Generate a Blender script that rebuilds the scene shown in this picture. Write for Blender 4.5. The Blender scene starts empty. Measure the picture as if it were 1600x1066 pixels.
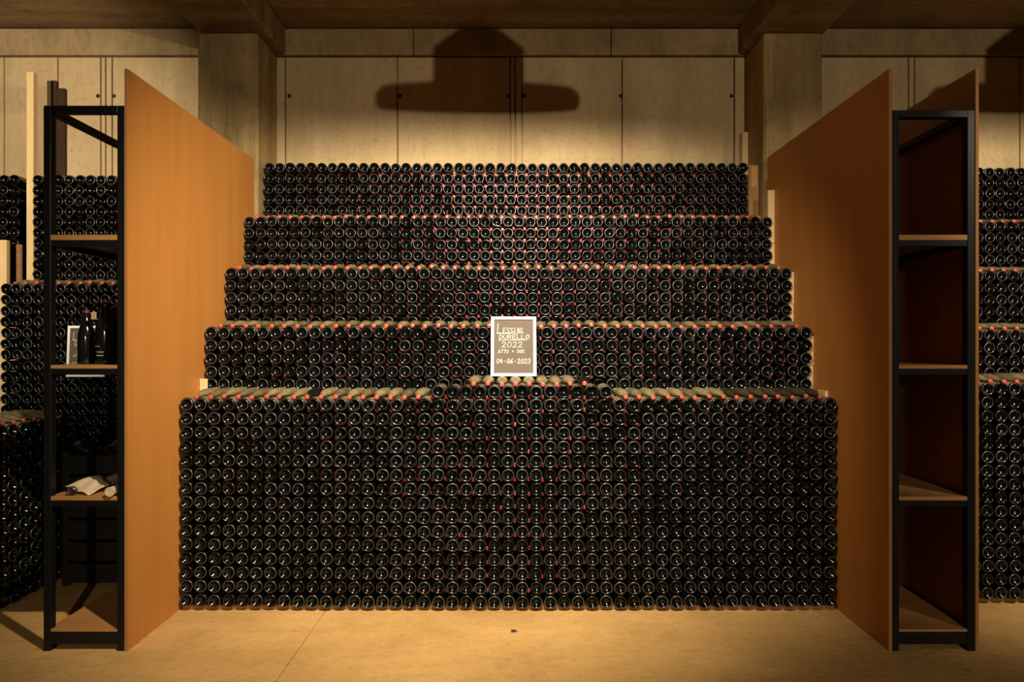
import bpy, bmesh, math, random
import numpy as np
from mathutils import Vector, Matrix, Euler

random.seed(7)
rng = np.random.default_rng(7)
C = bpy.context.scene.collection
SC = bpy.context.scene
EYE = 1.722
R = math.radians

# ------------------------------------------------------------------ camera, world, lights, exposure
cam_d = bpy.data.cameras.new('camera')
cam = bpy.data.objects.new('camera', cam_d)
C.objects.link(cam)
cam.location = (0, 0, EYE)
cam.rotation_euler = (R(90), 0, 0)
cam_d.sensor_width = 36
cam_d.lens = 982 / 1600 * 36
cam_d.shift_y = 5 / 1600
cam_d.clip_start = 0.05
SC.camera = cam

vs = SC.view_settings
vs.view_transform = 'Standard'
vs.look = 'None'
vs.gamma = 1
vs.use_curve_mapping = False
vs.exposure = 0.0
SC.cycles.max_bounces = 6
SC.cycles.diffuse_bounces = 2
SC.cycles.glossy_bounces = 3

W = bpy.data.worlds.new('cellar_air')
SC.world = W
W.use_nodes = True
W.node_tree.nodes['Background'].inputs[0].default_value = (1, 0.75, 0.45, 1)
W.node_tree.nodes['Background'].inputs[1].default_value = 0.005

WARM = (1.0, 0.87, 0.68)


def lamp(name, kind, loc, power, radius, rot=(0, 0, 0), size=None, blend=None, col=WARM):
    d = bpy.data.lights.new(name, kind)
    d.energy = power
    d.color = col
    d.shadow_soft_size = radius
    if kind == 'SPOT':
        d.spot_size = R(size)
        d.spot_blend = blend
    o = bpy.data.objects.new(name, d)
    C.objects.link(o)
    o.location = loc
    o.rotation_euler = rot
    return o


def aim(loc, target):
    return (Vector(target) - Vector(loc)).to_track_quat('-Z', 'Y').to_euler()


# centre and right pendants over the aisle row: the bulb sits just below a wide flat shade
A_LOC = (0.13, 1.72, 3.700)
lamp('bulb_centre', 'SPOT', A_LOC, 1580, 0.045, aim(A_LOC, (-0.48, 5.0, 1.74)), 96, 0.86)
B_LOC = (3.75, 1.72, 3.700)
lamp('bulb_right', 'SPOT', B_LOC, 820, 0.045, aim(B_LOC, (5.0, 5.0, 2.1)), 110, 0.8)
L_LOC = (-3.40, 2.10, 3.40)  # added fill spot with no fixture, brightens the left bay wall
lamp('fill_left', 'SPOT', L_LOC, 470, 0.045, aim(L_LOC, (-4.55, 5.75, 3.0)), 74, 0.7)
# lamp of a row far behind the photographer; it throws the shades' shadows on the wall
C_LOC = (1.80, -7.0, 3.264)
lamp('bulb_rear', 'SPOT', C_LOC, 1150, 0.06, aim(C_LOC, (-0.8, 5.5, 3.5)), 56, 0.3)


# ------------------------------------------------------------------ materials
def nt(name):
    m = bpy.data.materials.new(name)
    m.use_nodes = True
    t = m.node_tree
    b = t.nodes['Principled BSDF']
    return m, t, b


def N(t, kind, **kw):
    n = t.nodes.new(kind)
    for k, v in kw.items():
        setattr(n, k, v)
    return n


def L(t, a, b):
    t.links.new(a, b)


def mix(t, fac, a, b):
    n = t.nodes.new('ShaderNodeMix')
    n.data_type = 'RGBA'
    if isinstance(fac, (int, float)):
        n.inputs[0].default_value = fac
    else:
        L(t, fac, n.inputs[0])
    for sock, v in ((6, a), (7, b)):
        if isinstance(v, tuple):
            n.inputs[sock].default_value = (*v, 1)
        else:
            L(t, v, n.inputs[sock])
    return n.outputs[2]


def maprange(t, v, a, b, c, d):
    n = t.nodes.new('ShaderNodeMapRange')
    L(t, v, n.inputs[0])
    for i, x in enumerate((a, b, c, d)):
        n.inputs[i + 1].default_value = x
    return n.outputs[0]


def noise(t, vec, scale, detail=4, rough=0.55):
    n = t.nodes.new('ShaderNodeTexNoise')
    n.inputs['Scale'].default_value = scale
    n.inputs['Detail'].default_value = detail
    n.inputs['Roughness'].default_value = rough
    if vec is not None:
        L(t, vec, n.inputs['Vector'])
    return n.outputs['Fac']


def scaled(t, vec, s):
    n = t.nodes.new('ShaderNodeMapping')
    n.inputs['Scale'].default_value = s
    L(t, vec, n.inputs['Vector'])
    return n.outputs[0]


def bump(t, b, h, strength, dist=0.01):
    n = t.nodes.new('ShaderNodeBump')
    n.inputs['Strength'].default_value = strength
    n.inputs['Distance'].default_value = dist
    L(t, h, n.inputs['Height'])
    L(t, n.outputs[0], b.inputs['Normal'])


def world_pos(t):
    return N(t, 'ShaderNodeNewGeometry').outputs['Position']


def concrete(name, light, dark, streak=(1.6, 1.6, 0.25), rough=0.85, spec=0.2, board=None, stain=0.5):
    m, t, b = nt(name)
    p = world_pos(t)
    a = noise(t, scaled(t, p, streak), 1.6, 6, 0.62)
    f = noise(t, p, 22, 5, 0.6)
    s = noise(t, p, 70, 2, 0.5)
    v = noise(t, scaled(t, p, tuple(9 * x for x in streak)), 1.3, 4, 0.7)
    w = noise(t, p, 2.3, 6, 0.7)
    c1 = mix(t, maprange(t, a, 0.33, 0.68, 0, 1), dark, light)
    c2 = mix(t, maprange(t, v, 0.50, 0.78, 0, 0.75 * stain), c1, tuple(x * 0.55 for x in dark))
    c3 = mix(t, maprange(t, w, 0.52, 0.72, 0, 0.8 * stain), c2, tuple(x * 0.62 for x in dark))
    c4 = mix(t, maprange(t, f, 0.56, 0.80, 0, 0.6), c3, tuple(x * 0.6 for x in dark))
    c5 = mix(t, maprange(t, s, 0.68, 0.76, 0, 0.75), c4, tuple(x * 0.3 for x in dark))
    L(t, c5, b.inputs['Base Color'])
    b.inputs['Roughness'].default_value = rough
    b.inputs['Specular IOR Level'].default_value = spec
    h = f
    if board:
        wv = N(t, 'ShaderNodeTexWave', wave_type='BANDS', bands_direction='Y')
        wv.inputs['Scale'].default_value = board
        wv.inputs['Distortion'].default_value = 1.5
        wv.inputs['Detail'].default_value = 3
        L(t, p, wv.inputs['Vector'])
        ad = N(t, 'ShaderNodeMath', operation='ADD')
        L(t, wv.outputs['Fac'], ad.inputs[0])
        L(t, f, ad.inputs[1])
        h = ad.outputs[0]
    bump(t, b, h, 0.45, 0.012)
    return m


def wood(name, light, dark, axis='Z', rough=0.6, scale=1.0, spec=0.3, fine=0.5):
    m, t, b = nt(name)
    p = world_pos(t)
    s = {'X': (0.6, 9, 9), 'Y': (9, 0.6, 9), 'Z': (9, 9, 0.6)}[axis]
    a = noise(t, scaled(t, p, s), 3.2 * scale, 5, 0.6)
    f = noise(t, p, 120, 2, 0.5)
    c1 = mix(t, maprange(t, a, 0.3, 0.7, 0, 1), dark, light)
    c2 = mix(t, maprange(t, f, 0.4, 0.75, 0, fine), c1, dark)
    L(t, c2, b.inputs['Base Color'])
    b.inputs['Roughness'].default_value = rough
    b.inputs['Specular IOR Level'].default_value = spec
    bump(t, b, a, 0.08, 0.004)
    return m


def plain(name, col, rough=0.5, metal=0.0, spec=0.5, var=0.12, scale=30):
    m, t, b = nt(name)
    tc = N(t, 'ShaderNodeTexCoord').outputs['Object']
    f = noise(t, tc, scale, 3)
    c = mix(t, maprange(t, f, 0.3, 0.7, 0, 1), tuple(x * (1 - var) for x in col), tuple(min(1, x * (1 + var)) for x in col))
    L(t, c, b.inputs['Base Color'])
    b.inputs['Roughness'].default_value = rough
    b.inputs['Metallic'].default_value = metal
    b.inputs['Specular IOR Level'].default_value = spec
    return m


def bottle_glass(name, from_object):
    """dark green-black glass; scuffed, knurled bearing ring; dust lying on what faces up"""
    m, t, b = nt(name)
    if from_object:
        rnd = N(t, 'ShaderNodeObjectInfo').outputs['Random']
    else:
        rnd = N(t, 'ShaderNodeAttribute', attribute_name='rnd').outputs['Fac']
    ring = N(t, 'ShaderNodeAttribute', attribute_name='ring').outputs['Fac']
    g = N(t, 'ShaderNodeNewGeometry')
    sep = N(t, 'ShaderNodeSeparateXYZ')
    L(t, g.outputs['Normal'], sep.inputs[0])
    f = noise(t, g.outputs['Position'], 38, 4, 0.6)
    up = maprange(t, sep.outputs['Z'], -0.05, 0.65, 0, 1)
    rd = maprange(t, rnd, 0.0, 0.35, 0.45, 1.0)
    d1 = N(t, 'ShaderNodeMath', operation='MULTIPLY')
    L(t, up, d1.inputs[0])
    L(t, maprange(t, f, 0.25, 0.55, 0.55, 1.0), d1.inputs[1])
    d2 = N(t, 'ShaderNodeMath', operation='MULTIPLY')
    L(t, d1.outputs[0], d2.inputs[0])
    L(t, rd, d2.inputs[1])
    dust = N(t, 'ShaderNodeMath', operation='MULTIPLY')
    L(t, d2.outputs[0], dust.inputs[0])
    L(t, N(t, 'ShaderNodeAttribute', attribute_name='side').outputs['Fac'], dust.inputs[1])
    # scuff on the ring, more on some bottles than on others
    wn = N(t, 'ShaderNodeMath', operation='FRACT')
    mu = N(t, 'ShaderNodeMath', operation='MULTIPLY')
    L(t, rnd, mu.inputs[0])
    mu.inputs[1].default_value = 17.3
    L(t, mu.outputs[0], wn.inputs[0])
    sc = maprange(t, wn.outputs[0], 0.10, 0.65, 0.0, 1.0)
    scuff = N(t, 'ShaderNodeMath', operation='MULTIPLY')
    L(t, ring, scuff.inputs[0])
    L(t, sc, scuff.inputs[1])
    glass = (0.0015, 0.0017, 0.0012)
    c1 = mix(t, scuff.outputs[0], glass, (0.034, 0.036, 0.040))
    c2 = mix(t, dust.outputs[0], c1, (0.23, 0.175, 0.082))
    L(t, c2, b.inputs['Base Color'])
    r1 = maprange(t, scuff.outputs[0], 0, 1, 0.15, 0.38)
    mx = N(t, 'ShaderNodeMath', operation='MAXIMUM')
    L(t, r1, mx.inputs[0])
    L(t, maprange(t, dust.outputs[0], 0, 1, 0.0, 0.42), mx.inputs[1])
    L(t, mx.outputs[0], b.inputs['Roughness'])
    L(t, maprange(t, scuff.outputs[0], 0, 1, 0.45, 1.0), b.inputs['Specular IOR Level'])
    return m


M = {}
M['wall'] = concrete('wall_concrete', (0.600, 0.432, 0.228), (0.455, 0.318, 0.155), stain=0.35)
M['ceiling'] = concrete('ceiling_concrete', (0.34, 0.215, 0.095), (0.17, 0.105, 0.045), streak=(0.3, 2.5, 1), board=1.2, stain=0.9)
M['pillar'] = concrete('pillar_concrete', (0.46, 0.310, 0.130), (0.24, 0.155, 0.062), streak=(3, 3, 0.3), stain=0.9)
M['darkwall'] = concrete('dark_hall_wall', (0.06, 0.05, 0.035), (0.03, 0.025, 0.02))
M['band'] = concrete('band_concrete', (0.40, 0.275, 0.135), (0.26, 0.175, 0.080), streak=(1.6, 1.6, 0.8), stain=0.8)
M['floor'] = concrete('floor_concrete', (0.690, 0.407, 0.140), (0.520, 0.300, 0.098), streak=(0.7, 1.3, 1), rough=0.5, spec=0.35, stain=0.42)
M['mdf'] = wood('panel_fibreboard', (0.520, 0.213, 0.044), (0.450, 0.177, 0.034), 'Z', 0.55, 0.4, 0.3, 0.35)
M['mdf_edge'] = wood('panel_edge', (0.400, 0.182, 0.047), (0.320, 0.136, 0.035), 'Z', 0.7)
M['board'] = wood('shelf_wood', (0.500, 0.245, 0.078), (0.360, 0.163, 0.047), 'X', 0.5)
M['pine'] = wood('pale_pine', (0.86, 0.62, 0.31), (0.70, 0.47, 0.20), 'Z', 0.6)
M['plank'] = wood('plank_wood', (0.34, 0.175, 0.06), (0.22, 0.105, 0.035), 'X', 0.7)
M['brownwood'] = wood('brown_plank', (0.060, 0.028, 0.011), (0.032, 0.015, 0.007), 'Z', 0.7)
M['ply'] = wood('brown_plywood', (0.420, 0.218, 0.070), (0.320, 0.154, 0.047), 'Z', 0.6)
M['metal'] = plain('black_steel', (0.006, 0.0055, 0.005), 0.45, 0.0, 0.3)
M['frame'] = plain('whitish_frame', (0.92, 0.91, 0.87), 0.55, var=0.04)
M['slate'] = plain('brown_slate', (0.105, 0.076, 0.048), 0.7, var=0.10, scale=9)
M['chalk'] = plain('chalk', (0.80, 0.74, 0.62), 0.9, var=0.15, scale=200)
M['cap'] = plain('red_crown_cap', (0.50, 0.080, 0.050), 0.34, 0.0, 0.8)
M['shade'] = plain('lamp_shade_steel', (0.05, 0.05, 0.05), 0.5, 0.3)
M['paper'] = plain('tan_paper', (0.620, 0.454, 0.281), 0.8, var=0.06, scale=12)
M['paperdark'] = plain('shaded_paper', (0.260, 0.173, 0.094), 0.8, var=0.08)  # darker paper tone, the sheet's shadow is put into the colour
M['film'] = plain('black_film', (0.012, 0.011, 0.010), 0.25, 0.0, 0.6)
M['crate'] = plain('black_plastic', (0.008, 0.007, 0.006), 0.5)
M['hole'] = plain('tie_hole_shade', (0.03, 0.022, 0.012), 0.9)  # dark colour stands in for the shade inside each hole
M['leaf'] = plain('dry_leaf', (0.05, 0.03, 0.015), 0.8)
M['whitepen'] = plain('white_pen', (0.7, 0.66, 0.6), 0.7)
M['tag'] = plain('tan_tag', (0.500, 0.300, 0.140), 0.7)
M['glass'] = bottle_glass('bottle_glass', True)
M['glass_many'] = bottle_glass('bottle_glass_stacked', False)
M['standing'] = plain('dark_bottle_glass', (0.006, 0.006, 0.004), 0.10, 0, 0.6)


# ------------------------------------------------------------------ helpers
def obj(name, me, mat=None, parent=None):
    if isinstance(me, bmesh.types.BMesh):
        bm = me
        me = bpy.data.meshes.new(name)
        bm.to_mesh(me)
        bm.free()
    if mat is not None and not me.materials:
        me.materials.append(mat)
    o = bpy.data.objects.new(name, me)
    C.objects.link(o)
    if parent is not None:
        o.parent = parent
    return o


def empty(name, loc, rot=(0, 0, 0)):
    o = bpy.data.objects.new(name, None)
    o.empty_display_size = 0.1
    C.objects.link(o)
    o.location = loc
    o.rotation_euler = rot
    return o


def tag(o, label=None, cat=None, group=None, kind=None):
    if label:
        o['label'] = label
    if cat:
        o['category'] = cat
    if group:
        o['group'] = group
    if kind:
        o['kind'] = kind
    return o


def add_box(bm, x0, x1, y0, y1, z0, z1, bev=0.0):
    vs_ = [bm.verts.new(p) for p in ((x0, y0, z0), (x1, y0, z0), (x1, y1, z0), (x0, y1, z0), (x0, y0, z1), (x1, y0, z1), (x1, y1, z1), (x0, y1, z1))]
    fs = [bm.faces.new([vs_[i] for i in q]) for q in ((0, 3, 2, 1), (4, 5, 6, 7), (0, 1, 5, 4), (1, 2, 6, 5), (2, 3, 7, 6), (3, 0, 4, 7))]
    if bev > 0:
        ed = list({e for f in fs for e in f.edges})
        bmesh.ops.bevel(bm, geom=ed, offset=bev, segments=1, affect='EDGES', profile=0.5)
    return bm


def box(x0, x1, y0, y1, z0, z1, bev=0.0):
    return add_box(bmesh.new(), x0, x1, y0, y1, z0, z1, bev)


def lathe_bm(profile, segs, axis='Z', smooth=True):
    bm = bmesh.new()
    rings = []
    for r, h in profile:
        if r < 1e-6:
            rings.append([bm.verts.new((0, 0, h))])
        else:
            rings.append([bm.verts.new((r * math.cos(2 * math.pi * i / segs), r * math.sin(2 * math.pi * i / segs), h)) for i in range(segs)])
    for a, b in zip(rings, rings[1:]):
        for i in range(segs):
            j = (i + 1) % segs
            if len(a) == 1 and len(b) == 1:
                continue
            if len(a) == 1:
                bm.faces.new((a[0], b[j], b[i]))
            elif len(b) == 1:
                bm.faces.new((a[i], a[j], b[0]))
            else:
                bm.faces.new((a[i], a[j], b[j], b[i]))
    bmesh.ops.recalc_face_normals(bm, faces=bm.faces)
    if axis == 'Y':
        bmesh.ops.transform(bm, matrix=Matrix.Rotation(R(-90), 4, 'X'), verts=bm.verts)
    for f in bm.faces:
        f.smooth = smooth
    return bm


def copy_tree(o, parent=None):
    c = o.copy()
    C.objects.link(c)
    if parent is not None:
        c.parent = parent
    for ch in list(o.children):
        copy_tree(ch, c)
    return c


ORD = ('first second third fourth fifth sixth seventh eighth ninth tenth eleventh twelfth thirteenth fourteenth fifteenth sixteenth '
       'seventeenth eighteenth nineteenth').split()
TENS = {20: 'twent', 30: 'thirt', 40: 'fort'}
CARD = {20: 'twenty', 30: 'thirty', 40: 'forty'}


def ordinal(n):
    if n <= 19:
        return ORD[n - 1]
    d, u = n // 10 * 10, n % 10
    return TENS[d] + 'ieth' if u == 0 else CARD[d] + '-' + ORD[u - 1]


# ------------------------------------------------------------------ the setting
WY = 5.75                                   # face of the concrete wall
CEIL = 4.61


def px(x, y):                               # photograph column -> world x at depth y
    return (x - 800) * y / 982


# floor: two poured slabs with a sawn joint
fl = obj('floor', box(-9, 9, -9, 6.6, -0.20, -0.012), M['floor'])
tag(fl, kind='structure')
for x0, x1 in ((-9, -1.2075), (-1.2035, 9)):
    obj('floor_slab', box(x0, x1, -9, 6.6, -0.012, 0.0, 0.0015), M['floor'], fl)

# back wall: concrete core with the formwork panels standing out from it, joints between
wb = obj('wall_back', box(-9, 9, WY + 0.045, WY + 0.35, 0, CEIL + 0.3), M['wall'])
tag(wb, kind='structure')
joints = [-9, -6.7, -5.65, -4.65, -4.157, -3.765, -3.72, -3.66, -2.63, -2.075, -1.048, -0.015, 0.029, 0.091, 1.007, 2.035, 2.63, 3.63, 3.685, 4.65, 5.65, 6.7, 9]
BAND0, BAND1 = 4.355, 4.60
for a, b in zip(joints, joints[1:]):
    g = 0.006
    obj('concrete_panel', box(a + g, b - g, WY, WY + 0.0455, 0.0, BAND0 - 0.006, 0.005), M['wall'], wb)
for a, b in ((-9, -6.2), (-6.2, -2.62), (-2.62, -0.9), (-0.9, 0.905), (0.905, 2.62), (2.62, 6.3), (6.3, 9)):
    obj('concrete_panel', box(a + 0.004, b - 0.004, WY - 0.022, WY + 0.0455, BAND0 + 0.006, BAND1, 0.005), M['band'], wb)
hb = lathe_bm([(0.019, 0.0), (0.017, 0.004), (0.010, 0.004), (0.008, 0.002), (0.0, 0.002)], 14, 'Y')
bmesh.ops.transform(hb, matrix=Matrix.Rotation(math.pi, 4, 'Z'), verts=hb.verts)
hole_me = None
for hx in (452, 625, 794, 819, 970, 1143, 153, 178):
    if hole_me is None:
        o = obj('tie_hole', hb, M['hole'], wb)
        hole_me = o.data
    else:
        o = obj('tie_hole', hole_me, None, wb)
    o.location = (px(hx, WY), WY + 0.0005, EYE + (538 - 150) * WY / 982)

# side and rear walls of the hall (out of view, they return the light)
tag(obj('wall_left', box(-9.2, -9, -9, 6.6, 0, CEIL), M['darkwall']), kind='structure')
tag(obj('wall_right', box(9, 9.2, -9, 6.6, 0, CEIL), M['darkwall']), kind='structure')
tag(obj('wall_rear', box(-9, 9, -9.2, -9, 0, CEIL), M['darkwall']), kind='structure')

# ceiling: slabs between the beams
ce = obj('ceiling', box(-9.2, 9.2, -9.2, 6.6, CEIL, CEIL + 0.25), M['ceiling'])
tag(ce, kind='structure')
# beams above the pillars, and the pillars
for i, s in enumerate((-1, 1)):
    bx0, bx1 = (2.06, 2.66) if s > 0 else (-2.66, -2.06)
    o = obj('ceiling_beam', box(bx0, bx1, -9, WY - 0.022, 4.36, CEIL, 0.02), M['ceiling'])
    tag(o, kind='structure')
    px0, px1 = (2.125, 2.62) if s > 0 else (-2.655, -2.145)
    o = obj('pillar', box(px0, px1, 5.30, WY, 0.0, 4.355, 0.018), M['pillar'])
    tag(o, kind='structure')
for bx in (-6.9, 6.3):
    tag(obj('ceiling_beam', box(bx, bx + 0.6, -9, WY - 0.022, 4.36, CEIL, 0.02), M['ceiling']), kind='structure')

# ------------------------------------------------------------------ big partition panels
PF, PT = 3.523, 3.268


def panel(x0, x1, y1, label, group=None):
    t = obj('partition_panel', box(x0, x1, PF + 0.0012, y1, 0.0, PT, 0.0012), M['mdf'])
    tag(t, label, 'panel', 'brown fibreboard partition panels')
    obj('edge_strip', box(x0 + 0.0005, x1 - 0.0005, PF, PF + 0.0013, 0.001, PT - 0.001), M['mdf_edge'], t)
    return t


panel(-2.173, -2.155, 5.25, 'tall orange-brown partition panel between the left shelf rack and the bottle stack')
panel(2.113, 2.131, 5.207, 'tall brown partition panel between the bottle stack and the right shelf rack')
panel(2.599, 2.617, 5.22, 'tall brown partition panel on the outer side of the empty right rack')

# ------------------------------------------------------------------ shelf racks
TUBE = 0.044


def rack(x0, x1, label, ztop):
    y0, y1 = PF + 0.004, PF + 0.76
    t = empty('shelf_rack', ((x0 + x1) / 2, y0, 0))
    tag(t, label, 'shelf', 'black metal shelf racks')
    ox, oy = (x0 + x1) / 2, y0

    def part(name, bm, m, par=t):
        o = obj(name, bm, m, par)
        bmesh_shift(o, par)
        return o

    def bmesh_shift(o, par):
        o.data.transform(Matrix.Translation((-ox, -oy, 0)))

    for xa in (x0, x1 - TUBE + 0.004):
        for ya in (y0, y1 - TUBE):
            p = part('post', box(xa, xa + TUBE - 0.004, ya, ya + TUBE, 0.006, ztop, 0.002), M['metal'])
            f = obj('foot', box(xa - 0.002, xa + TUBE - 0.002, ya - 0.002, ya + TUBE + 0.002, 0.0, 0.008, 0.001), M['metal'], p)
            bmesh_shift(f, p)
    a, b = x0 + TUBE - 0.004, x1 - TUBE + 0.004
    for ya in (y0, y1 - TUBE):
        part('top_rail', box(a, b, ya, ya + TUBE, ztop - 0.040, ztop, 0.002), M['metal'])
    for xa in (x0, x1 - TUBE + 0.004):
        part('side_rail', box(xa, xa + TUBE - 0.004, y0 + TUBE, y1 - TUBE, ztop - 0.040, ztop, 0.002), M['metal'])
    for zt, th in ((2.337, 0.042), (1.604, 0.028), (0.865, 0.030), (0.120, 0.020)):
        s = part('shelf_board', box(x0 + 0.018, x1 - 0.018, y0 + 0.002, y1, zt - th * 0.72, zt, 0.002), M['board'])
        zb = zt - th * 0.72
        for ya in (y0 + 0.004, y1 - 0.034):
            r = obj('shelf_rail', box(a - 0.002, b + 0.002, ya, ya + 0.030, zb - 0.034 if zt > 0.2 else 0.035, zb, 0.002), M['metal'], t)
            bmesh_shift(r, t)
        for xa in (x0 + 0.003, x1 - 0.033):
            r = obj('shelf_rail', box(xa, xa + 0.030, y0 + TUBE, y1 - TUBE, zb - 0.034 if zt > 0.2 else 0.035, zb, 0.002), M['metal'], t)
            bmesh_shift(r, t)
    return t


rack(-2.630, -2.176, 'black metal rack with wooden shelves holding dark bottles and paper, by left panel', 3.062)
rack(2.1335, 2.5965, 'empty black metal rack with wooden shelves between two brown panels', 3.036)

# ------------------------------------------------------------------ bottles
BL = 0.295      # length
BR = 0.0442     # body radius
SP = 0.09004    # spacing
PROFILE = [  # radius, distance from the base plane, ring weight
    (0.0, 0.026, -1), (0.009, 0.0245, -1), (0.018, 0.019, -1), (0.026, 0.010, -1), (0.0315, 0.0032, -1.0), (0.0345, 0.0007, -1.35), (0.0370, 0.0, -2), (0.0395, 0.0012, -1.7),
    (0.0418, 0.0042, -1.0), (0.0434, 0.0090, -1), (BR, 0.016, 0), (BR, 0.060, 0), (BR, 0.162, 0), (0.0418, 0.183, 0), (0.0345, 0.208, 0), (0.0250, 0.232, 0),
    (0.0180, 0.254, 0), (0.0146, 0.272, 0), (0.0140, 0.2835, 0), (0.0158, 0.2840, 0), (0.0158, 0.289, 0), (0.0, 0.2895, 0)]
CAP = [(0.0, 0.2953), (0.0125, 0.2952), (0.0143, 0.2940), (0.0150, 0.2910), (0.0166, 0.2868), (0.0160, 0.2862)]


def template(profile, segs, ringw=None):
    """verts, face index arrays, ring weights of a body of revolution about +Y"""
    v, w, fv, fs = [], [], [], []
    start = []
    for k, p in enumerate(profile):
        start.append(len(v))
        n = 1 if p[0] < 1e-6 else segs
        for i in range(n):
            a = 2 * math.pi * i / segs
            v.append((p[0] * math.cos(a), p[1], p[0] * math.sin(a)))
            w.append(p[2] if len(p) > 2 else 0)
    for k in range(len(profile) - 1):
        a0, b0 = start[k], start[k + 1]
        na = 1 if profile[k][0] < 1e-6 else segs
        nb = 1 if profile[k + 1][0] < 1e-6 else segs
        for i in range(segs):
            j = (i + 1) % segs
            if na == 1:
                q = (a0, b0 + i, b0 + j)
            elif nb == 1:
                q = (a0 + i, b0, a0 + j)
            else:
                q = (a0 + i, b0 + i, b0 + j, a0 + j)
            fv.extend(q)
            fs.append(len(q))
    return np.array(v, float), np.array(fv, np.int32), np.array(fs, np.int32), np.array(w, float)


def mesh_from(name, parts, mats, smooth=True):
    """parts: list of (verts Nx3, loop verts, face sizes, ring weights, rnd per vertex, material index)"""
    V, LV, FS, RW, RN, MI, SD = [], [], [], [], [], [], []
    off = 0
    for v, lv, fs, rw, rn, mi in parts:
        V.append(v)
        LV.append(lv + off)
        FS.append(fs)
        RW.append(rw)
        RN.append(rn)
        SD.append(np.where(rw < 0, 0.0, 1.0))
        MI.append(np.full(len(fs), mi, np.int32))
        off += len(v)
    V, LV, FS, RW, RN, MI, SD = (np.concatenate(a) for a in (V, LV, FS, RW, RN, MI, SD))
    # rw < 0 marks the base, which takes no dust
    RW = np.where(RW < 0, -RW - 1, RW)
    me = bpy.data.meshes.new(name)
    me.vertices.add(len(V))
    me.vertices.foreach_set('co', V.astype(np.float32).ravel())
    me.loops.add(len(LV))
    me.loops.foreach_set('vertex_index', LV.astype(np.int32))
    me.polygons.add(len(FS))
    st = np.concatenate(([0], np.cumsum(FS)[:-1])).astype(np.int32)
    me.polygons.foreach_set('loop_start', st)
    for m in mats:
        me.materials.append(m)
    me.polygons.foreach_set('material_index', MI)
    me.update(calc_edges=True)
    me.polygons.foreach_set('use_smooth', np.ones(len(FS), bool))
    a = me.attributes.new('ring', 'FLOAT', 'POINT')
    a.data.foreach_set('value', RW.astype(np.float32))
    a = me.attributes.new('rnd', 'FLOAT', 'POINT')
    a.data.foreach_set('value', RN.astype(np.float32))
    a = me.attributes.new('side', 'FLOAT', 'POINT')
    a.data.foreach_set('value', SD.astype(np.float32))
    me.validate()
    return me


def placed(tmpl, mats_, rnds, mi, dusty=True):
    v, lv, fs, w = tmpl
    n, k = len(mats_), len(v)
    if n == 0:
        return None
    A = np.array([np.array(m)[:3, :3] for m in mats_])
    T = np.array([np.array(m)[:3, 3] for m in mats_])
    V = np.einsum('nij,kj->nki', A, v) + T[:, None, :]
    LV = (lv[None, :] + (np.arange(n) * k)[:, None]).ravel()
    return V.reshape(-1, 3), LV, np.tile(fs, n), np.tile(w if dusty else np.where(w < 0, w, -1.0), n), np.repeat(np.array(rnds), k), mi


FULL = template(PROFILE, 28)
FULLCAP = template(CAP, 24)
LOWP = [PROFILE[i] for i in (0, 2, 3, 4, 5, 6, 7, 8, 9, 10, 12, 14, 16, 18)] + [(0.0, 0.29, 0)]
LOW = template(LOWP, 20)
NECKP = [(0.0, 0.0, -1), (0.040, 0.001, -1), (BR, 0.010, 0)] + [PROFILE[i] for i in (12, 13, 14, 15, 16, 17, 18, 20)]
NECK = template(NECKP, 14)
LOWCAP = template([CAP[i] for i in (0, 1, 2, 4)], 12)
HALF = Matrix.Rotation(math.pi, 4, 'Z')


def jig(a=0.02):
    return Matrix.Rotation(random.gauss(0, a), 4, 'X') @ Matrix.Rotation(random.gauss(0, a), 4, 'Z') @ Matrix.Rotation(random.random() * 6.28, 4, 'Y')


def base_first(x, y, z, rot=None):
    m = Matrix.Translation((x + random.gauss(0, .0012), y + random.gauss(0, .0025), z + random.gauss(0, .0012)))
    if rot is not None:
        m = m @ rot
    return m @ jig()


def cap_first(x, y, z, rot=None, recess=0.035):
    m = Matrix.Translation((x + random.gauss(0, .0015), y + random.gauss(0, .002), z + random.gauss(0, .0015)))
    if rot is not None:
        m = m @ rot
    return m @ Matrix.Translation((0, recess + BL, 0)) @ HALF @ jig(0.008)


stuff_base, stuff_caps = [], []    # sheltered inside a block
top_base, top_caps = [], []        # in the open on top of a block, dusty
solo_base, solo_caps = [], []      # (matrix, label, group)

TIERS = [  # face y, z of top row, rows, first column x, columns
    (4.041, 1.335, 15, -2.0946, 47, 0.09004),
    (4.372, 1.802, 6, -2.0946, 47, 0.0900),
    (4.681, 2.249, 6, -2.0946, 47, 0.0899),
    (5.025, 2.701, 6, -2.1020, 47, 0.0899),
    (5.366, 3.230, 6, -2.0780, 46, 0.0912),
]


def sag(x):
    return -0.013 * max(0.0, 1 - (x / 2.1) ** 2)


def low_caps_between(x0, n, y, z, rot=None, sgf=None):
    for c in range(n):
        x = x0 + c * SP
        stuff_caps.append(cap_first(x, y, z + (sgf(x) if sgf else 0)))


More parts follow.
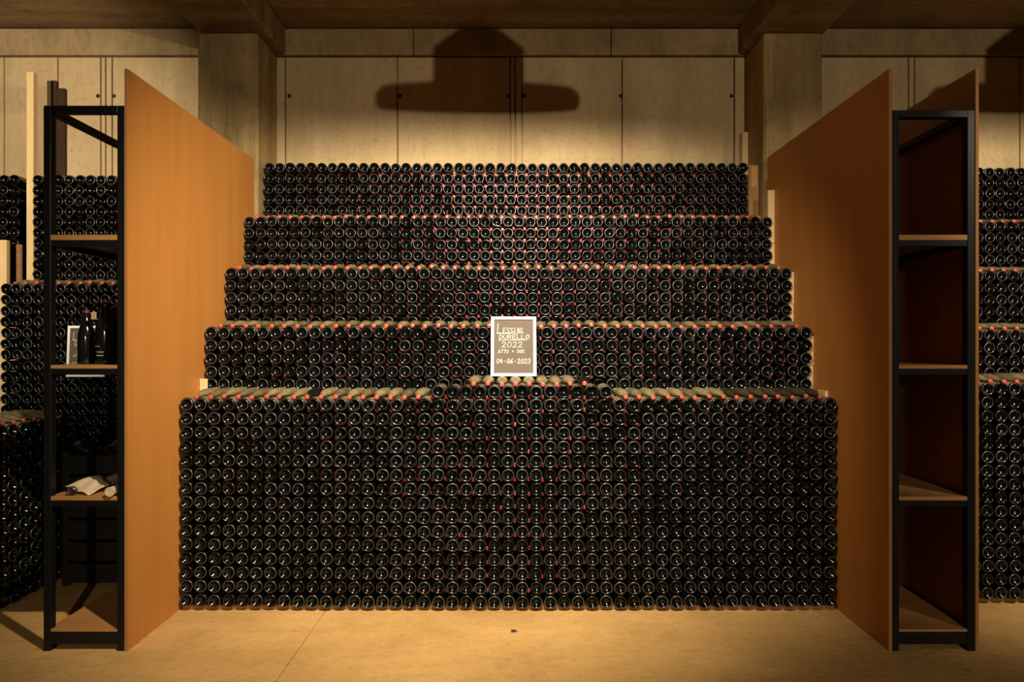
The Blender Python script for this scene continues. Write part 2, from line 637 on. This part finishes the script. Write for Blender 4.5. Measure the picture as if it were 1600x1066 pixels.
SOLO_ROWS = 5
for k, (fy, zt, rows, cx, cols, rp) in enumerate(TIERS):
    for r in range(rows):
        for c in range(cols):
            x, z = cx + c * SP, zt - r * rp
            if k == 0:
                z += sag(x) * (0.4 + 0.6 * r / 14)
            m = base_first(x, fy, z)
            if k == 0 and r < SOLO_ROWS:
                side = 'left' if c < 24 else 'right'
                n = c + 1 if c < 24 else cols - c
                solo_base.append((m, f'dark bottle base in the front block, {ordinal(r + 1)} row from its top, {ordinal(n)} from {side}', 'bottle bases in the front block', r == 0))
            else:
                (top_base if r == 0 else stuff_base).append(m)
            # a bottle lying the other way in the hollow below this one and its neighbour
            if c < cols - 1 and r < rows - 1:
                stuff_caps.append(cap_first(x + SP / 2, fy, z - rp / 2 + 0.003, recess=0.074))
    # top layer, caps to the front
    if k == 0:
        lft = [i + 0.5 for i in range(17)]
        rgt = [i + 0.5 for i in range(31, 46)]
        for i, c in enumerate(lft):
            x = cx + c * SP
            ab = 'dark undusted bottle' if i == 8 else 'dusty bottle'
            solo_caps.append((cap_first(x, fy, zt + 0.047 + 0.4 * sag(x)), f"{ab} lying red cap first on the front block, {ordinal(i + 1)} from the left panel", 'bottles lying on the front block', 'dark' if i == 8 else 'dust'))
        for i, c in enumerate(reversed(rgt)):
            x = cx + c * SP
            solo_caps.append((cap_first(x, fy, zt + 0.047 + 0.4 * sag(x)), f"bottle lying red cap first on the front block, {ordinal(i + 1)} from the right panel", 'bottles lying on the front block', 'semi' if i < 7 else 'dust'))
        # raised middle row with its own cap-first bottles under the slate
        for c in range(17, 31):
            x = cx + (c + 0.5) * SP
            if c < 31 and c >= 17:
                stuff_caps.append(cap_first(x, fy, zt + 0.045 + 0.4 * sag(x), recess=0.068))
        zr = zt + 0.086
        for c in range(18, 31):
            x = cx + c * SP
            solo_base.append((base_first(x, fy, zr + 0.4 * sag(x)), f'bottle base in the short raised row on the front block, {ordinal(c - 17)} from its left end', 'bottle bases in the raised row', True))
        for i in range(9):
            x = cx + (20.5 + i) * SP
            solo_caps.append((cap_first(x, fy, zr + 0.047 + 0.4 * sag(x)), f'dusty bottle lying cap first on the raised row under the slate, {ordinal(i + 1)} from left', 'bottles lying on the raised row', 'dark' if i == 8 else 'dust'))
    elif k < 4:
        for c in range(cols - 1):
            top_caps.append(cap_first(cx + (c + 0.5) * SP, fy, zt + 0.047, recess=0.034))


def block(fy, zt, rows, cx, cols, top=True, rp=SP, gap=()):
    for r in range(rows):
        for c in range(cols):
            if c in gap:
                continue
            x, z = cx + c * SP, zt - r * rp
            (top_base if r == 0 else stuff_base).append(base_first(x, fy, z))
            if c < cols - 1 and r < rows - 1 and c + 1 not in gap:
                stuff_caps.append(cap_first(x + SP / 2, fy, z - rp / 2 + 0.003, recess=0.074))
    if top:
        for c in range(cols - 1):
            top_caps.append(cap_first(cx + (c + 0.5) * SP, fy, zt + 0.047, recess=0.034))


def zpx(y, d):
    return EYE + (538 - y) * d / 982


# right bay, five steps
for fy, ytop, rows, top in ((5.375, 269.5, 6, False), (5.10, 354, 6, True), (4.80, 431.5, 6, True), (4.48, 524, 6, True), (4.15, 608, 16, True)):
    x1 = px(1544 if fy < 4.3 else 1547, fy)
    n0 = int((x1 - 2.70) / SP)
    block(fy, zpx(ytop, fy), rows, x1 - n0 * SP, n0 + 12, top)

# left bay: back block in two runs, front block to the floor
xl = px(58, 5.36)
block(5.36, zpx(281, 5.36), 12, xl, 16, False)
block(5.36, zpx(281, 5.36), 12, px(21, 5.36) - 6 * SP, 7, False)
xf = px(8, 5.12)
zf = zpx(451, 5.12)
block(5.12, zf, int((zf - 0.07) / SP) + 1, xf, 17, True)
# left front block seen along its face: bases look towards the aisle
ROTX = Matrix.Rotation(R(90), 4, 'Z')       # +Y -> -X : bases face +X
SX = -3.25
for r in range(13):
    for c in range(14):
        yy, zz = 3.38 + c * SP, 0.075 + r * 0.0905
        (top_base if r == 12 else stuff_base).append(Matrix.Translation((SX + random.gauss(0, .004), yy + random.gauss(0, .0015), zz)) @ ROTX @ jig(0.015))
        if c < 13:
            (top_caps if r == 12 else stuff_caps).append(Matrix.Translation((SX, yy + SP / 2, zz + 0.047)) @ ROTX @ Matrix.Translation((0, 0.03 + BL, 0)) @ HALF @ jig(0.01))

# one mesh each for the kinds built one by one
one_r = np.zeros(len(FULL[0]))
me_base = mesh_from('wine_bottle', [(FULL[0], FULL[1], FULL[2], FULL[3], one_r, 0)], [M['glass']])
me_clean = mesh_from('wine_bottle', [(FULL[0], FULL[1], FULL[2], np.where(FULL[3] < 0, FULL[3], -1.0), one_r, 0)], [M['glass']])
me_cap = mesh_from('crown_cap', [(FULLCAP[0], FULLCAP[1], FULLCAP[2], FULLCAP[3], np.zeros(len(FULLCAP[0])), 0)], [M['cap']])
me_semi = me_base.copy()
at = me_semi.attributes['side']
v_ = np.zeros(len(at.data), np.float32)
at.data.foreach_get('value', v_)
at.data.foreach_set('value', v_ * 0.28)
me_dark = me_base.copy()
me_dark.materials.clear()
me_dark.materials.append(M['standing'])
for m, lab, grp, dusty in solo_base:
    o = obj('wine_bottle', me_base if dusty else me_clean)
    o.matrix_world = m
    tag(o, lab, 'bottle', grp)
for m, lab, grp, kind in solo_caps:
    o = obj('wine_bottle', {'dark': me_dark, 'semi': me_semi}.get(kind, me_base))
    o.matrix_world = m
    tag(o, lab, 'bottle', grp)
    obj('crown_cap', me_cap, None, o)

rb, rc, rt, ru = (rng.random(len(q)) for q in (stuff_base, stuff_caps, top_base, top_caps))
me_many = mesh_from('wine_bottles', [placed(LOW, stuff_base, rb, 0, False), placed(NECK, stuff_caps, rc, 0, False), placed(LOWCAP, stuff_caps, rc, 1),
                                     placed(LOW, top_base, rt, 0), placed(NECK, top_caps, ru, 0), placed(LOWCAP, top_caps, ru, 1)], [M['glass_many'], M['cap']])
many = obj('wine_bottles', me_many)
tag(many, 'all the other dark wine bottles stacked in tiers in the three bays', 'bottles', kind='stuff')

# ------------------------------------------------------------------ planks under the blocks, posts beside them
def wood_piece(name, b, mat, label, cat, group=None, bev=0.003):
    o = obj(name, box(*b, bev), M[mat])
    tag(o, label, cat, group)
    return o


x = -2.135
pl = ((-2.135, -0.985), (-0.98, 0.03), (0.035, 1.14), (1.145, 2.088))
nm = ('leftmost', 'second from the left', 'third from the left', 'rightmost')
for (a, b), n in zip(pl, nm):
    wood_piece('wooden_plank', (a, b, 4.075, 4.33, 0.0, 0.0295), 'plank', f'brown plank on the floor under the front bottle block, {n} of four', 'plank', 'planks under the front block')
wood_piece('wooden_plank', (2.66, 4.9, 4.19, 4.44, 0.0, 0.0295), 'plank', 'brown plank on the floor under the bottle block of the right bay', 'plank')
wood_piece('wooden_plank', (-3.56, -3.27, 3.2, 4.66, 0.0, 0.03), 'plank', 'brown plank on the floor under the dark block behind the left rack', 'plank')
wood_piece('wooden_plank', (-4.3, -2.66, 5.15, 5.40, 0.0, 0.03), 'plank', 'brown plank on the floor under the back bottle block of left bay', 'plank')

G = 'wooden posts holding the stack ends'
# right ends of the tiers
wood_piece('wooden_post', (px(1158, 5.70), px(1168, 5.70), 5.66, 5.735, 0, EYE + (538 - 207) * 5.68 / 982), 'pine', 'pale wooden post against the wall behind the right end of the topmost tier', 'post', G)
wood_piece('side_board', (2.028, 2.115, 5.38, 5.40, 2.2, EYE + (538 - 258) * 5.38 / 982), 'ply', 'brown plywood board closing the right end of the topmost bottle tier', 'board')
for (xa, xb, yy, ya, yb, lab) in (
        (2.058, 2.1110, 5.048, 297, 380, 'pale wooden post beside the right end of the fourth tier, topmost piece'),
        (2.064, 2.1110, 5.048, 380.8, 425, 'short pale post piece under the tall pale one beside the fourth tier'),
        (2.066, 2.1118, 4.705, 425, 475, 'pale wooden post piece beside the right end of the third tier, upper one'),
        (2.066, 2.1095, 4.705, 475.6, 515, 'pale wooden post piece beside the right end of the third tier, lower one'),
        (2.066, 2.1118, 4.400, 525, 571, 'pale wooden post piece beside the right end of the second tier, upper one'),
        (2.066, 2.1095, 4.400, 571.6, 612, 'pale wooden post piece beside the right end of the second tier, lower one')):
    wood_piece('wooden_post', (xa, xb, yy, yy + 0.03, zpx(yb, yy), zpx(ya, yy)), 'pine', lab, 'post', G, 0.002)
wood_piece('wooden_post', (2.0925, 2.1115, 4.20, 4.30, 0.0, zpx(611, 4.2)), 'pine', 'thin pale wooden slat between the front block and the right panel', 'post', G, 0.001)
wood_piece('wooden_post', (-2.1540, -2.1425, 4.20, 4.30, 0.0, zpx(628, 4.2)), 'pine', 'thin pale wooden slat between the front block and the left panel', 'post', G, 0.001)
wood_piece('wooden_post', (-2.1520, px(325, 4.345), 4.325, 4.345, 1.30, zpx(592, 4.33)), 'pine', 'short pale post top at the left end of the front block behind its caps', 'post', G, 0.002)
wood_piece('wooden_post', (-2.1530, px(414, 5.56), 5.55, 5.60, 2.2, zpx(253, 5.55)), 'pine', 'pale wooden post beside the left end of the topmost tier', 'post', G, 0.002)
# left bay
wood_piece('wooden_post', (px(41, 5.40), px(52, 5.40), 5.40, 5.45, 0, zpx(112, 5.4)), 'pine', 'tall pale wooden post at the far left between two runs of bottles', 'post', G)
wood_piece('wooden_plank', (px(79.5, 5.72), px(88, 5.72), 5.717, 5.747, 0, zpx(126, 5.72)), 'brownwood', 'narrow dark brown plank standing against the wall behind the left rack', 'plank')
wood_piece('wooden_plank', (px(88.4, 5.72), px(101.5, 5.72), 5.717, 5.747, 0, zpx(138, 5.72)), 'brownwood', 'wider dark brown plank standing against the wall behind the left rack', 'plank')
wood_piece('wooden_post', (px(-14, 5.2), px(10, 5.2), 5.20, 5.24, 0, zpx(375, 5.2)), 'pine', 'wide bright pale board end at the far left above the back bottle block', 'post', G)
wood_piece('wooden_post', (px(24.5, 5.335), px(33, 5.335), 5.335, 5.355, 0, zpx(382, 5.335)), 'plank', 'brown wooden post in the gap beside the tall pale post', 'post', G)

# ------------------------------------------------------------------ slates with chalk writing
GLY = {
    'L': [[(0, 1), (0, 0), (.75, 0)]], 'E': [[(.75, 1), (0, 1), (0, 0), (.75, 0)], [(0, .52), (.6, .52)]],
    'S': [[(.75, .9), (.5, 1), (.2, .95), (.08, .75), (.25, .55), (.55, .45), (.7, .25), (.5, .03), (.2, 0), (0, .1)]],
    'I': [[(.2, 1), (.2, 0)]], 'N': [[(0, 0), (0, 1), (.7, 0), (.7, 1)]],
    'D': [[(0, 0), (0, 1), (.4, .95), (.7, .65), (.7, .35), (.4, .05), (0, 0)]],
    'U': [[(0, 1), (0, .25), (.2, 0), (.5, 0), (.7, .25), (.7, 1)]],
    'R': [[(0, 0), (0, 1), (.45, 1), (.65, .8), (.5, .55), (0, .5)], [(.35, .5), (.7, 0)]],
    'O': [[(.35, 1), (.08, .8), (0, .45), (.12, .1), (.38, 0), (.65, .15), (.75, .5), (.62, .85), (.35, 1)]],
    '0': [[(.38, 1), (.1, .8), (0, .45), (.12, .1), (.38, 0), (.65, .15), (.75, .5), (.62, .85), (.38, 1)]],
    '2': [[(.02, .78), (.2, .98), (.5, .98), (.65, .75), (.5, .45), (0, 0), (.4, .06), (.8, 0)]],
    '3': [[(.05, .95), (.45, 1), (.6, .8), (.4, .58), (.2, .55), (.5, .5), (.68, .28), (.45, 0), (0, .08)]],
    '4': [[(.3, 1), (.0, .4), (.65, .42)], [(.5, .7), (.45, 0)]],
    '6': [[(.55, 1), (.2, .75), (.02, .35), (.2, 0), (.5, .02), (.62, .3), (.4, .52), (.08, .35)]],
    'A': [[(0, 0), (.35, 1), (.7, 0)], [(.15, .38), (.55, .38)]], 'T': [[(0, 1), (.75, 1)], [(.38, 1), (.38, 0)]],
    'C': [[(.65, .85), (.4, 1), (.1, .8), (0, .4), (.2, .05), (.45, 0), (.65, .12)]],
    '+': [[(.1, .5), (.6, .5)], [(.35, .8), (.35, .2)]], '-': [[(.12, .45), (.45, .48)]], ' ': [],
}


def stroke(bm, pts, w, y0, y1):
    for (ax, az), (bx_, bz) in zip(pts, pts[1:]):
        dx, dz = bx_ - ax, bz - az
        ln = math.hypot(dx, dz)
        if ln < 1e-6:
            continue
        ux, uz = dx / ln * w * 0.5, dz / ln * w * 0.5
        nx, nz = -uz, ux
        q = [(ax - ux + nx, az - uz + nz), (ax - ux - nx, az - uz - nz), (bx_ + ux - nx, bz + uz - nz), (bx_ + ux + nx, bz + uz + nz)]
        f = [bm.verts.new((p[0], y0, p[1])) for p in q]
        k_ = [bm.verts.new((p[0], y1, p[1])) for p in q]
        bm.faces.new(f)
        for i in range(4):
            j = (i + 1) % 4
            bm.faces.new((f[i], k_[i], k_[j], f[j]))


def chalk_line(bm, text, x0, x1, z0, z1, w, slant=0.08, big_first=None):
    n = len(text)
    adv = (x1 - x0) / n
    for i, ch in enumerate(text):
        zz1 = z1
        xx, ww = x0 + i * adv, adv * 0.95
        if i == 0 and big_first:
            zz1 = big_first
        for s in GLY[ch]:
            stroke(bm, [(xx + u * ww + v * slant * (zz1 - z0), z0 + v * (zz1 - z0)) for u, v in s], w, -0.0022, -0.0008)


def slate(loc, rot, label):
    Wd, H, F = 0.309, 0.414, 0.0205
    t = empty('chalkboard', loc, rot)
    tag(t, label, 'chalkboard', 'small framed chalkboards')
    fr = []
    for b in ((-Wd / 2, -Wd / 2 + F, 0, H), (Wd / 2 - F, Wd / 2, 0, H), (-Wd / 2 + F, Wd / 2 - F, 0, F), (-Wd / 2 + F, Wd / 2 - F, H - F, H)):
        obj('frame_bar', box(b[0], b[1], -0.010, 0.008, b[2], b[3], 0.002), M['frame'], t)
    obj('slate_panel', box(-Wd / 2 + F - 0.004, Wd / 2 - F + 0.004, 0.0, 0.005, F - 0.004, H - F + 0.004), M['slate'], t)
    S = 0.309 / 71.0

    def X(p):
        return (p - 802.5) * S

    def Z(p):
        return (588 - p) * S

    w = 0.0035
    b1 = bmesh.new()
    chalk_line(b1, 'L', X(777), X(785), Z(519), Z(504), w)
    chalk_line(b1, 'ESSINI', X(785.5), X(819.5), Z(518.6), Z(511), w, 0.15)
    stroke(b1, [(X(776.5), Z(519.8)), (X(800), Z(519.4)), (X(818), Z(518.9))], w * 0.9, -0.0022, -0.0008)
    obj('chalk_lettering', b1, M['chalk'], t)
    b2 = bmesh.new()
    chalk_line(b2, 'DURELLO', X(780), X(828.5), Z(528.6), Z(522), w, 0.1)
    stroke(b2, [(X(779.5), Z(530.8)), (X(823), Z(530.3))], w * 0.9, -0.0022, -0.0008)
    obj('chalk_lettering', b2, M['chalk'], t)
    b3 = bmesh.new()
    chalk_line(b3, '2022', X(784), X(818), Z(542), Z(533.5), w, 0.1)
    obj('chalk_lettering', b3, M['chalk'], t)
    b4 = bmesh.new()
    chalk_line(b4, 'ATTO + DOC', X(778.5), X(821), Z(551), Z(546), w * 0.8, 0.1)
    obj('chalk_lettering', b4, M['chalk'], t)
    b5 = bmesh.new()
    chalk_line(b5, '04-06-2023', X(776), X(830), Z(567.5), Z(560.5), w, 0.1)
    obj('chalk_lettering', b5, M['chalk'], t)
    return t


slate((px(802.5, 4.25), 4.235, 1.505), (R(-12), 0, 0), 'small whitish-framed chalkboard with wine name and date, leaning on the middle of the stack')
slate((px(134.5, 5.09), 5.085, zpx(589, 5.085)), (R(-3), 0, 0), 'framed chalkboard half hidden behind the dark bottles on the left rack')

# ------------------------------------------------------------------ things on and behind the left rack
STAND = [(0.0, 0.012), (0.030, 0.004), (0.038, 0.0), (0.0435, 0.004), (0.0445, 0.012), (0.0445, 0.150), (0.0425, 0.172), (0.0355, 0.205), (0.0255, 0.238), (0.0185, 0.262), (0.0150, 0.283), (0.0145, 0.298), (0.0165, 0.300), (0.0165, 0.306), (0.0, 0.307)]


def standing(loc, s, label, cap=True):
    o = obj('standing_bottle', lathe_bm([(r * s, h * s) for r, h in STAND], 28), M['standing'])
    o.location = loc
    tag(o, label, 'bottle', 'bottles standing by the left rack')
    if cap:
        c = obj('crown_cap', lathe_bm([(0.0172 * s, 0.298 * s), (0.0158 * s, 0.304 * s), (0.0150 * s, 0.309 * s), (0.0, 0.3105 * s)], 20), M['cap'], o)
    return o


SZ = 1.6045
b1 = standing((px(135, 3.74), 3.74, SZ), 1.03, 'dark standing bottle in front of the half-hidden chalkboard on the left rack')
b2 = standing((px(165, 3.70), 3.70, SZ), 1.22, 'large dark bottle with white handwriting standing on the left rack')
b3 = standing((px(180, 3.95), 3.95, SZ), 1.15, 'dark bottle in the corner of the left rack behind the one with handwriting')
# handwriting on the large bottle, hugging the glass
bw = bmesh.new()
rr = 0.0445 * 1.22 + 0.0006
for row, (zc, a0, a1, h) in enumerate(((0.105, -2.45, -1.55, 0.006), (0.072, -1.95, -1.15, 0.007), (0.052, -2.0, -1.2, 0.005))):
    pts = []
    for i in range(26):
        f = i / 25
        pts.append((a0 + (a1 - a0) * f, zc + h * math.sin(f * 31 + row) * (0.5 + 0.5 * math.sin(f * 9 + 2 * row))))
    for (a, z), (b, zz) in zip(pts, pts[1:]):
        q = [bw.verts.new((rr * math.cos(t_), rr * math.sin(t_), z_)) for t_, z_ in ((a, z - 0.0012), (b, zz - 0.0012), (b, zz + 0.0012), (a, z + 0.0012))]
        bw.faces.new(q)
obj('white_handwriting', bw, M['whitepen'], b2)
tg = obj('swing_tag', box(-0.066, -0.036, -0.030, -0.027, 0.262, 0.305, 0.001), M['tag'], b2)
tg['label'] = 'small tan paper tag on the neck'

# paper on the lower shelf
PZ = 0.866


def sheet(name, corners, curl, mat, nx=12, ny=8, th=0.0016):
    bm = bmesh.new()
    a, b, c, d = (Vector(p) for p in corners)
    top, bot = [], []
    for i in range(nx + 1):
        ru, rl = [], []
        for j in range(ny + 1):
            u, v = i / nx, j / ny
            p = (a * (1 - u) + b * u) * (1 - v) + (d * (1 - u) + c * u) * v
            p = p + Vector((0, 0, max(0.0, curl(u, v))))
            ru.append(bm.verts.new(p + Vector((0, 0, th))))
            rl.append(bm.verts.new(p))
        top.append(ru)
        bot.append(rl)
    for i in range(nx):
        for j in range(ny):
            bm.faces.new((top[i][j], top[i + 1][j], top[i + 1][j + 1], top[i][j + 1]))
            bm.faces.new((bot[i][j], bot[i][j + 1], bot[i + 1][j + 1], bot[i + 1][j]))
    for i in range(nx):
        bm.faces.new((top[i][0], bot[i][0], bot[i + 1][0], top[i + 1][0]))
        bm.faces.new((top[i][ny], top[i + 1][ny], bot[i + 1][ny], bot[i][ny]))
    for j in range(ny):
        bm.faces.new((top[0][j], top[0][j + 1], bot[0][j + 1], bot[0][j]))
        bm.faces.new((top[nx][j], bot[nx][j], bot[nx][j + 1], top[nx][j + 1]))
    for f in bm.faces:
        f.smooth = True
    return obj(name, bm, M[mat])


o = sheet('paper_sheet', ((-2.580, 3.625, 0.900), (-2.390, 3.545, 0.867), (-2.345, 3.665, 0.896), (-2.515, 3.825, 0.916)),
          lambda u, v: 0.010 * math.sin(u * 6 + v * 3) ** 2 + 0.012 * v * (1 - u), 'paper')
tag(o, 'creased tan paper sheet lying on the lower board of the left rack', 'paper')
o = sheet('paper_sheet', ((-2.500, 3.86, 0.905), (-2.36, 3.70, 0.880), (-2.25, 3.86, 0.925), (-2.40, 4.05, 0.945)),
          lambda u, v: 0.016 * math.sin(u * 5) ** 2, 'paperdark')
tag(o, 'shadowed brown paper sheet behind the tan sheet on the left rack', 'paper')
# paper roll
bm = bmesh.new()
segs = 40
pr = []
for i in range(segs * 2 + 1):
    a = i / segs * 2 * math.pi
    r_ = 0.012 + 0.0165 * i / (segs * 2)
    pr.append((r_ * math.cos(a), r_ * math.sin(a)))
fa = [bm.verts.new((x_, 0.0, z_)) for x_, z_ in pr]
fb = [bm.verts.new((x_, 0.26, z_)) for x_, z_ in pr]
for i in range(len(pr) - 1):
    f = bm.faces.new((fa[i], fa[i + 1], fb[i + 1], fb[i]))
    f.smooth = True
cf = [bm.verts.new((0.0265 * math.cos(2 * math.pi * i / 20), 0.002, 0.0265 * math.sin(2 * math.pi * i / 20))) for i in range(20)]
bm.faces.new(cf)
o = obj('paper_roll', bm, M['paper'])
o.location = (-2.250, 3.512, PZ + 0.030)
o.rotation_euler = (0, 0, R(6))
tag(o, 'rolled-up tan paper at the corner of the left rack lower board', 'paper')
# dark tape ring
o = obj('tape_ring', lathe_bm([(0.016, 0.0), (0.024, 0.0), (0.0245, 0.002), (0.0245, 0.016), (0.024, 0.018), (0.016, 0.018), (0.0155, 0.016), (0.0155, 0.002), (0.016, 0.0)], 28), M['film'])
o.location = (px(114, 3.57), 3.57, PZ + 0.0245)
o.rotation_euler = (R(78), 0, R(20))
tag(o, 'small dark ring at the front edge of the left rack lower board', 'tape')

# crate with black film behind the rack
cr = empty('plastic_crate', (-2.83, 4.68, 0))
tag(cr, 'black plastic crate draped with dark film on the floor behind the left rack', 'crate')
for i in range(6):
    z0 = 0.02 + i * 0.155
    for b in ((-0.36, 0.36, -0.20, -0.185), (-0.36, 0.36, 0.185, 0.20), (-0.36, -0.345, -0.185, 0.185), (0.345, 0.36, -0.185, 0.185)):
        obj('slat', box(b[0], b[1], b[2], b[3], z0, z0 + 0.135, 0.003), M['crate'], cr)
for sx in (-1, 1):
    for sy in (-1, 1):
        obj('corner_post', box(sx * 0.35 - 0.022, sx * 0.35 + 0.022, sy * 0.19 - 0.022, sy * 0.19 + 0.022, 0, 0.955, 0.003), M['crate'], cr)
obj('bottom', box(-0.345, 0.345, -0.185, 0.185, 0.02, 0.04), M['crate'], cr)
f = sheet('film_sheet', ((-0.37, -0.215, 0.93), (0.37, -0.215, 0.93), (0.37, 0.20, 0.95), (-0.37, 0.20, 0.95)),
          lambda u, v: 0.03 + 0.035 * math.sin(u * 9 + 2 * v) * math.sin(v * 6 + u * 3) + 0.03 * math.sin(u * 21), 'film', 26, 12)
f.parent = cr
standing((px(163, 4.93), 4.94, 0.755), 1.0, 'dark bottle standing behind the black crate in front of the bottle wall', False)
pd = obj('wooden_block', box(px(163, 4.94) - 0.05, px(163, 4.94) + 0.05, 4.89, 4.99, 0, 0.754, 0.003), M['crate'])
tag(pd, 'dark stand under the bottle behind the black crate', 'stand')

# dry leaf on the floor
bm = bmesh.new()
ctr = bm.verts.new((0, 0, 0.004))
rim = [bm.verts.new((0.026 * math.cos(a) * (0.6 + 0.4 * math.cos(3 * a)), 0.018 * math.sin(a), 0.001 + 0.006 * abs(math.sin(a * 2)))) for a in [2 * math.pi * i / 14 for i in range(14)]]
for i in range(14):
    bm.faces.new((ctr, rim[i], rim[(i + 1) % 14]))
o = obj('dry_leaf', bm, M['leaf'])
o.location = (px(802, 3.766), 3.766, 0.0)
tag(o, 'tiny dark dry leaf on the concrete floor before the stack', 'leaf')

# ------------------------------------------------------------------ the pendant that throws the wide shadow
for pxx, lab in ((0.36, 'wide flat pendant lamp with a drum housing hanging above the middle of the aisle'),
                 (-3.09, 'wide flat pendant lamp with a drum housing hanging before the left bay'),
                 (3.81, 'wide flat pendant lamp with a drum housing hanging before the right bay')):
    pn = empty('pendant_lamp', (pxx, 1.72, 3.68))
    tag(pn, lab, 'lamp', 'pendant lamps over the aisle')
    obj('disc_shade', lathe_bm([(0.0, 0.040), (0.56, 0.040), (0.615, 0.000), (0.63, 0.03), (0.63, 0.09), (0.59, 0.135), (0.30, 0.165), (0.0, 0.165)], 64), M['shade'], pn)
    obj('drum', lathe_bm([(0.28, 0.160), (0.28, 0.375), (0.12, 0.50), (0.0, 0.50)], 48), M['shade'], pn)
    obj('stem', lathe_bm([(0.018, 0.49), (0.018, CEIL - 3.68)], 16), M['metal'], pn)
